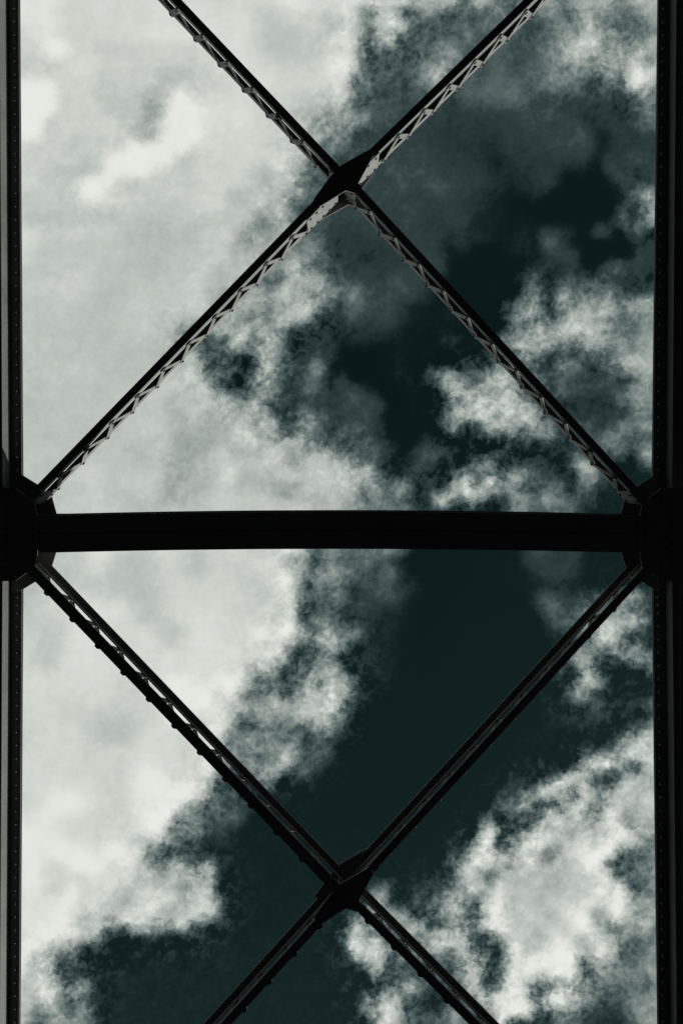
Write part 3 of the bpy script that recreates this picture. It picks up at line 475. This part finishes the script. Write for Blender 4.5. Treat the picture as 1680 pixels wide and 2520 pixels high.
def plain(name, col, rough, scale):
    m = bpy.data.materials.new(name); m.use_nodes = True
    t = m.node_tree; p = t.nodes['Principled BSDF']
    x = t.nodes.new('ShaderNodeTexNoise'); x.inputs['Scale'].default_value = scale; x.inputs['Detail'].default_value = 6
    g = t.nodes.new('ShaderNodeNewGeometry'); t.links.new(g.outputs['Position'], x.inputs['Vector'])
    r = t.nodes.new('ShaderNodeValToRGB')
    r.color_ramp.elements[0].color = (*(c * 0.7 for c in col), 1); r.color_ramp.elements[1].color = (*(c * 1.3 for c in col), 1)
    t.links.new(x.outputs['Fac'], r.inputs[0]); t.links.new(r.outputs[0], p.inputs['Base Color'])
    p.inputs['Roughness'].default_value = rough
    p.inputs['Specular IOR Level'].default_value = 0.0
    return m
ASPHALT = plain('dark_oiled_planks', (0.007, 0.0085, 0.008), 1.0, 6.0)
GROUND = plain('dark_peaty_ground', (0.009, 0.011, 0.010), 1.0, 0.3)

# ------------------------------------------------------------------ helpers
HN = 6.434                      # height of the lower flanges of the bracing above the eye
DEPTH = 0.320
HF = HN + DEPTH                 # and of the upper flanges

def xy(u, v, h):
    return Vector(((u - UC) * h / F, (v - VC) * h / F))

def obj(name, verts, faces, mat, parent, label=None, kind=None):
    me = bpy.data.meshes.new(name)
    me.from_pydata([tuple(v) for v in verts], [], faces)
    bm = bmesh.new(); bm.from_mesh(me)
    bmesh.ops.recalc_face_normals(bm, faces=bm.faces)
    bm.to_mesh(me); bm.free()
    me.materials.append(mat)
    o = bpy.data.objects.new(name, me)
    C.objects.link(o)
    if parent is not None:
        o.parent = parent
    if label: o['label'] = label
    if kind: o['kind'] = kind
    return o

class MB:
    def __init__(self): self.v = []; self.f = []
    def prism(self, loop_a, loop_b):
        n = len(loop_a); k = len(self.v)
        self.v += list(loop_a) + list(loop_b)
        self.f.append(tuple(range(k + n - 1, k - 1, -1)))
        self.f.append(tuple(range(k + n, k + 2 * n)))
        for i in range(n):
            j = (i + 1) % n
            self.f.append((k + i, k + j, k + n + j, k + n + i))
        return self
    def box(self, x0, x1, y0, y1, z0, z1):
        return self.prism([(x0, y0, z0), (x1, y0, z0), (x1, y1, z0), (x0, y1, z0)],
                          [(x0, y0, z1), (x1, y0, z1), (x1, y1, z1), (x0, y1, z1)])
    def plate(self, poly, z0, z1):
        return self.prism([(p[0], p[1], z0) for p in poly], [(p[0], p[1], z1) for p in poly])
    def dome(self, c, axis, r, h, n=8):
        axis = Vector(axis).normalized()
        a = axis.orthogonal().normalized(); b = axis.cross(a)
        c = Vector(c); k = len(self.v)
        for rr, hh in ((r, 0.0), (r * 0.86, h * 0.55), (r * 0.5, h * 0.9)):
            for i in range(n):
                t = 2 * math.pi * i / n
                self.v.append(c + a * (rr * math.cos(t)) + b * (rr * math.sin(t)) + axis * hh)
        self.v.append(c + axis * h)
        for q in range(2):
            for i in range(n):
                j = (i + 1) % n
                self.f.append((k + q * n + i, k + q * n + j, k + (q + 1) * n + j, k + (q + 1) * n + i))
        for i in range(n):
            self.f.append((k + 2 * n + i, k + 2 * n + (i + 1) % n, k + 3 * n))
        return self
    def build(self, name, mat, parent=None, label=None, kind=None):
        return obj(name, self.v, self.f, mat, parent, label, kind)

def sweep(path, prof):
    """path: list of (origin xy, inward unit xy); prof: (inward, height) loop -> verts, faces"""
    v, f = [], []
    n = len(prof)
    for o, d in path:
        for a, h in prof:
            v.append((o.x + d.x * a, o.y + d.y * a, EYE + h))
    for s in range(len(path) - 1):
        for i in range(n):
            j = (i + 1) % n
            f.append((s * n + i, s * n + j, (s + 1) * n + j, (s + 1) * n + i))
    f.append(tuple(range(n - 1, -1, -1)))
    f.append(tuple(range((len(path) - 1) * n, len(path) * n)))
    return v, f

# ------------------------------------------------------------------ setting under the bridge
road = MB().box(-3.3, 3.3, -30, 30, -0.25, 0.0).build('road', ASPHALT, None, None, 'structure')
ground = MB().box(-400, 400, -400, 400, -9.2, -9.0).build('ground', GROUND, None, None, 'structure')

# ------------------------------------------------------------------ the bridge
bridge = bpy.data.objects.new('truss_bridge', None)
C.objects.link(bridge)
bridge['label'] = 'dark riveted steel truss bridge seen from below with crossed laced bracing against the cloudy sky'
bridge['category'] = 'bridge'

# --- top chords
ROWS = (-443.0, 1311.0, 3077.0)

def chord(edge, web, side, rise, label):
    """edge / web: (v, u) of flange edge and web face at the upper level; side +1 = left chord (inward is +x)"""
    path = []
    for v, u in edge:
        path.append((xy(u, v, HF), Vector((side, 0))))
    fl = [abs(ue - uw) * HF / F for (_, ue), (_, uw) in zip(edge, web)]
    t = 0.012
    hb = HF / rise                                       # bottom of the web
    def loopobj(name, prof_fn, parent, label=None):
        v, f = [], []
        profs = [prof_fn(w) for w in fl]
        n = len(profs[0])
        for (o, d), pr in zip(path, profs):
            for a, h in pr:
                v.append((o.x + d.x * a, o.y, EYE + h))
        for s in range(len(path) - 1):
            for i in range(n):
                j = (i + 1) % n
                f.append((s * n + i, s * n + j, (s + 1) * n + j, (s + 1) * n + i))
        f.append(tuple(range(n - 1, -1, -1)))
        f.append(tuple(range((len(path) - 1) * n, len(path) * n)))
        return obj(name, v, f, PAINT_CHORD, parent, label)
    # web plate is the part itself
    ch = loopobj('top_chord', lambda w: [(-w - t, hb), (-w, hb), (-w, HF + 0.012), (-w - t, HF + 0.012)], bridge, label)
    loopobj('flange_angle', lambda w: [(-w + 0.001, HF + 0.013), (0, HF + 0.013), (0, HF + 0.025), (-w + 0.001, HF + 0.025)], ch)
    loopobj('cover_plate', lambda w: [(-0.62, HF + 0.026), (0.006, HF + 0.026), (0.006, HF + 0.040), (-0.62, HF + 0.040)], ch)
    loopobj('bottom_angle', lambda w: [(-w - 0.13, hb - 0.002), (-w - t - 0.001, hb - 0.002), (-w - t - 0.001, hb + 0.1),
                                       (-w - t - 0.012, hb + 0.1), (-w - t - 0.012, hb + 0.010), (-w - 0.13, hb + 0.010)], ch)
    loopobj('outer_web_plate', lambda w: [(-0.56, hb), (-0.548, hb), (-0.548, HF + 0.025), (-0.56, HF + 0.025)], ch)
    loopobj('tie_plate', lambda w: [(-0.57, hb - 0.016), (-w - 0.06, hb - 0.016), (-w - 0.06, hb - 0.004), (-0.57, hb - 0.004)], ch)
    # rivet heads under the flange
    rv = MB()
    v = -430.0
    while v < 3060:
        k = 0 if v < ROWS[1] else 1
        q = (v - edge[k][0]) / (edge[k + 1][0] - edge[k][0])
        u = edge[k][1] + q * (edge[k + 1][1] - edge[k][1]) - side * 9.0
        p = xy(u, v, HF + 0.013)
        rv.dome((p.x, p.y, EYE + HF + 0.0128), (0, 0, -1), 0.0165, 0.023)
        v += 32.4 if abs(v - ROWS[1]) > 180 else 19.5
    rv.build('rivets', PAINT, ch, kind='stuff')
    return ch

chord([(-443, 42), (1311, 53.6), (3077, 42.5)], [(-443, 17), (1311, 27.6), (3077, 17)], 1, 1.0245,
      'riveted top chord along the left edge, its side plate catching grey light')
chord([(-443, 1627), (1311, 1606), (3077, 1628)], [(-443, 1652), (1311, 1636.5), (3077, 1655)], -1, 1.0185,
      'dark top chord along the right edge, almost black')

# --- cross beams
def cross_beam(vc, bow, label, ul=30, ur=1640):
    def cv(u):
        x = (u - 835.0) / 700.0
        return vc + bow * (1 - x * x) if abs(x) < 1 else vc
    us = [ul + (ur - ul) * i / 16 for i in range(17)]
    def strip(name, v0, v1, h0, h1, parent, lab=None):
        v, f = [], []
        for u in us:
            for vv, h in ((v0, h0), (v1, h0), (v1, h1), (v0, h1)):
                p = xy(u, cv(u) + vv, HN)
                v.append((p.x, p.y, EYE + h))
        for s in range(16):
            for i in range(4):
                j = (i + 1) % 4
                f.append((s * 4 + i, s * 4 + j, s * 4 + 4 + j, s * 4 + 4 + i))
        f += [(3, 2, 1, 0), (64, 65, 66, 67)]
        return obj(name, v, f, PAINT, parent, lab)
    b = strip('cross_beam', -42, 42, HN + 0.020, HN + 0.034, bridge, lab=label)
    strip('bottom_flange', -45.5, -1.2, HN + 0.006, HN + 0.018, b)
    strip('bottom_flange', 1.2, 46, HN + 0.004, HN + 0.016, b)
    strip('web_plate', -38, -35, HN + 0.036, HF + 0.008, b)
    strip('web_plate', 35, 38, HN + 0.036, HF + 0.008, b)
    strip('top_flange', -45, 45, HF + 0.013, HF + 0.024, b)
    return b
cross_beam(1314.0, -9.0, 'wide black cross beam spanning the middle of the bridge')
cross_beam(1314.0 - 1760, -9.0, None)
cross_beam(1314.0 + 1760, -9.0, None)

# --- gusset plates at the joints
def gusset(name, pts, h, z0, z1, parent, label=None):
    poly = [xy(u, v, h) for u, v in pts]
    return MB().plate([(p.x, p.y) for p in poly], EYE + z0, EYE + z1).build(name, PAINT, parent, label)

def node_gussets(vn, left, label=None):
    s = (lambda u: u) if left else (lambda u: 1665.5 - u)
    vf = VC + (vn - VC) * HN / HF
    far = [(139, -46.5), (128, -87), (91, -118.5), (40, -150), (-60, -150), (-60, 150), (40, 151), (89, 121), (128, 84), (139, 48)]
    g = gusset('gusset_plate', [(s(u), vf + v) for u, v in far], HF, HF + 0.0015, HF + 0.0115, bridge, label)
    near = [(94, -45), (87, -78), (40, -116), (-90, -120), (-90, 116), (40, 112), (87, 78), (94, 45)]
    gusset('lower_gusset_plate', [(s(u), vn + v) for u, v in near], HN, HN - 0.008, HN - 0.0015, g)
    rv = MB()
    for k in range(11):
        v = -100 + 20 * k
        for u in (16, 84 if abs(v) < 62 else 40):
            p = xy(s(u), vn + v, HN)
            rv.dome((p.x, p.y, EYE + HN - 0.0078), (0, 0, -1), 0.016, 0.013)
    rv.build('rivets', RIVET, g, kind='stuff')
    return g
node_gussets(1317, True, 'black gusset plate at the left joint of the cross beam')
node_gussets(1317, False, 'black gusset plate at the right joint of the cross beam')
for vn in (1317 - 1760, 1317 + 1760):
    node_gussets(vn, True)
    node_gussets(vn, False)

XG = [(-1, -29), (70, -69), (79, -54), (41, 15), (52, 26), (38, 41), (11, 33), (-54, 73), (-68, 54), (-28, -1)]
def cross_gussets(uc, vc, label):
    g = gusset('crossing_gusset_plate', [(uc + a, vc + b) for a, b in XG], HN, HN - 0.012, HN - 0.0015, bridge, label)
    far = [(-1, -29), (70, -69), (86, -52), (46, 2), (52, 26), (38, 41), (18, 33), (-54, 73), (-68, 54), (-28, -1)]
    gusset('upper_gusset_plate', [(uc + a, vc + b) for a, b in far], HN, HF + 0.0015, HF + 0.012, g)
    rv = MB()
    d = Vector((70 + 54, -69 - 73)).normalized()
    for k in range(-2, 3):
        for o in (-9, 9):
            a = d * (k * 19) + Vector((-d.y, d.x)) * o
            p = xy(uc + a.x, vc + a.y, HN)
            rv.dome((p.x, p.y, EYE + HN - 0.0118), (0, 0, -1), 0.014, 0.012)
    rv.build('rivets', RIVET, g, kind='stuff')
cross_gussets(840, 437, 'star shaped gusset plate where the upper diagonals cross')
cross_gussets(840, 2201, 'star shaped gusset plate where the lower diagonals cross')

# --- laced diagonal struts
BAR_W, BAR_T = 0.054, 0.008
LEG = 0.072
bar_mesh_cache = {}

def bar_mesh(length):
    key = round(length, 4)
    if key in bar_mesh_cache:
        return bar_mesh_cache[key]
    e = length / 2 + 0.026
    w = BAR_W / 2
    poly = [(-e, -w * 0.55), (-e + 0.011, -w), (e - 0.011, -w), (e, -w * 0.55), (e, w * 0.55), (e - 0.011, w), (-e + 0.011, w), (-e, w * 0.55)]
    mb = MB().prism([(x, 0, y) for x, y in poly], [(x, -BAR_T, y) for x, y in poly])
    me = bpy.data.meshes.new('lacing_bar')
    me.from_pydata([tuple(v) for v in mb.v], [], mb.f)
    bm = bmesh.new(); bm.from_mesh(me); bmesh.ops.recalc_face_normals(bm, faces=bm.faces); bm.to_mesh(me); bm.free()
    me.materials.append(PAINT)
    bar_mesh_cache[key] = me
    return me

def strut(a, b, vertex, pitch, label, w=0.0735, plate_a=0.0, plate_b=0.0, wf=0.067, hf=0.068, hn=0.060, D=0.320, lip=0.0):
    """laced strut along the web line a-b (near level pixels), lacing on the lower (south) face.
    vertex: v of one lacing point on the lower flange; pitch: distance of lacing points in v"""
    A = xy(a[0], a[1], HN); B = xy(b[0], b[1], HN)
    t = (B - A); Ln = t.length; t.normalize()
    n = Vector((-t.y, t.x))
    if n.y > 0: n = -n                       # flanges point up the picture (-Y)
    if t.x * n.y - t.y * n.x < 0:            # keep the frame right handed
        A, B = B, A; t = -t
        a, b = b, a; plate_a, plate_b = plate_b, plate_a
    lp = lip * HN / F * abs(t.y)                # narrow outstanding leg on the south side of the lower flange
    A = A + n * lp; B = B + n * lp
    mat = Matrix(((t.x, n.x, 0, A.x), (t.y, n.y, 0, A.y), (0, 0, 1, EYE + HN), (0, 0, 0, 1)))
    th = 0.010
    lprof = [(-lp, 0), (w, 0), (w, th), (th, th), (th, hn), (0, hn), (0, th * 0.7), (-lp, th * 0.7)] if lp else [(0, 0), (w, 0), (w, th), (th, th), (th, hn), (0, hn)]
    part = MB().prism([(0, y, z) for y, z in lprof], [(Ln, y, z) for y, z in lprof]).build('diagonal_strut', PAINT, bridge, label)
    part.matrix_world = mat
    uprof = [(0, D - hf), (th, D - hf), (th, D - th), (wf, D - th), (wf, D), (0, D)]
    MB().prism([(0, y, z) for y, z in uprof], [(Ln, y, z) for y, z in uprof]).build('upper_flange_angle', PAINT, part)
    rv = MB()
    z0, z1 = 0.048, D - 0.038
    # lacing points
    per = pitch * HN / F / abs(t.y)
    x0 = ((vertex - VC) * HN / F - A.y) / t.y
    k0 = math.ceil((plate_a + 0.02 - x0) / per)
    half = per / 2
    Lb = math.hypot(half, z1 - z0)
    me = bar_mesh(Lb)
    x = x0 + k0 * per
    first = True
    while x <= Ln - plate_b - 0.02:
        for sgn in (-1, 1):
            xe = x + sgn * half
            if xe < plate_a - 0.03 or xe > Ln - plate_b + 0.03:
                continue
            o = bpy.data.objects.new('lacing_bar', me)
            C.objects.link(o)
            o.parent = part
            ang = math.atan2(z1 - z0, sgn * half)
            lay = -0.0012 if sgn < 0 else -0.0012 - BAR_T - 0.0006
            o.matrix_local = Matrix.Translation(((x + xe) / 2, lay, (z0 + z1) / 2)) @ Matrix.Rotation(-ang, 4, 'Y')
            rv.dome((xe, -2 * BAR_T - 0.001, z1), (0, -1, 0), 0.0155, 0.014)
        rv.dome((x, -2 * BAR_T - 0.001, z0), (0, -1, 0), 0.0155, 0.014)
        if lp:                                   # bar ends and rivet heads standing out past the leg
            rv.prism([(x - 0.034, -lp, 0.001), (x + 0.034, -lp, 0.001), (x + 0.02, -lp - 0.019, 0.001), (x - 0.012, -lp - 0.019, 0.001)],
                     [(x - 0.034, -lp, 0.05), (x + 0.034, -lp, 0.05), (x + 0.02, -lp - 0.019, 0.05), (x - 0.012, -lp - 0.019, 0.05)])
        x += per
    for xa, xb in ((0.0, plate_a), (Ln - plate_b, Ln)):
        if xb - xa < 0.03: continue
        MB().box(xa, xb, -0.011, -0.001, 0.004, D - 0.004).build('tie_plate', PAINT, part)
        q = max(2, round((xb - xa) / 0.09))
        for i in range(q):
            xx = xa + (xb - xa) * (i + 0.5) / q
            rv.dome((xx, -0.0108, z0), (0, -1, 0), 0.0155, 0.014)
            rv.dome((xx, -0.0108, z1), (0, -1, 0), 0.0155, 0.014)
    rv.build('rivets', RIVET, part, kind='stuff')
    return part

def line(p, q, v):
    return (p[0] + (q[0] - p[0]) * (v - p[1]) / (q[1] - p[1]), v)

# upper panel
p, q = (421, 0), (808, 408)
strut(line(p, q, -330), line(p, q, 430), 81.3, 65.3, 'laced diagonal strut from the top left down to the upper crossing', plate_b=0.10)
p, q = (863, 463), (1542, 1200)
strut(line(p, q, 448), line(p, q, 1240), 646.6, 65.6, 'laced diagonal strut from the upper crossing down to the right joint', plate_a=0.15, plate_b=0.16)
p, q = (1314, 0), (941, 364)
strut(line(p, q, -330), line(p, q, 446), 266.3, 61.5, 'bright laced diagonal strut from the upper crossing to the top right', plate_b=0.40)
p, q = (801, 491), (120, 1192)
strut(line(p, q, 462), line(p, q, 1240), 1037.7, 65.5, 'pale laced diagonal strut from the left joint up to the upper crossing', plate_a=0.42, plate_b=0.16)
# lower panel
p, q = (87, 1431), (727, 2100)
strut(line(p, q, 1400), line(p, q, 2225), 1717.7, 65.5, 'black laced diagonal strut from the left joint down to the lower crossing', lip=9.0, plate_a=0.16, plate_b=0.1)
p, q = (1577, 1430), (1000, 2057.6)
strut(line(p, q, 1400), line(p, q, 2190), 1702, 67, 'black laced diagonal strut from the right joint down to the lower crossing', plate_a=0.16, plate_b=0.3)
p, q = (680, 2398.6), (570, 2520)
strut(line(p, q, 2215), line(p, q, 2960), 2415.8, 68.5, 'black laced diagonal strut from the lower crossing to the bottom left', lip=2.0, plate_a=0.3)
p, q = (865.5, 2229.7), (1152.5, 2520)
strut(line(p, q, 2215), line(p, q, 2960), 2331.8, 65.3, 'black laced diagonal strut from the lower crossing to the bottom right', lip=4.0, plate_a=0.12)
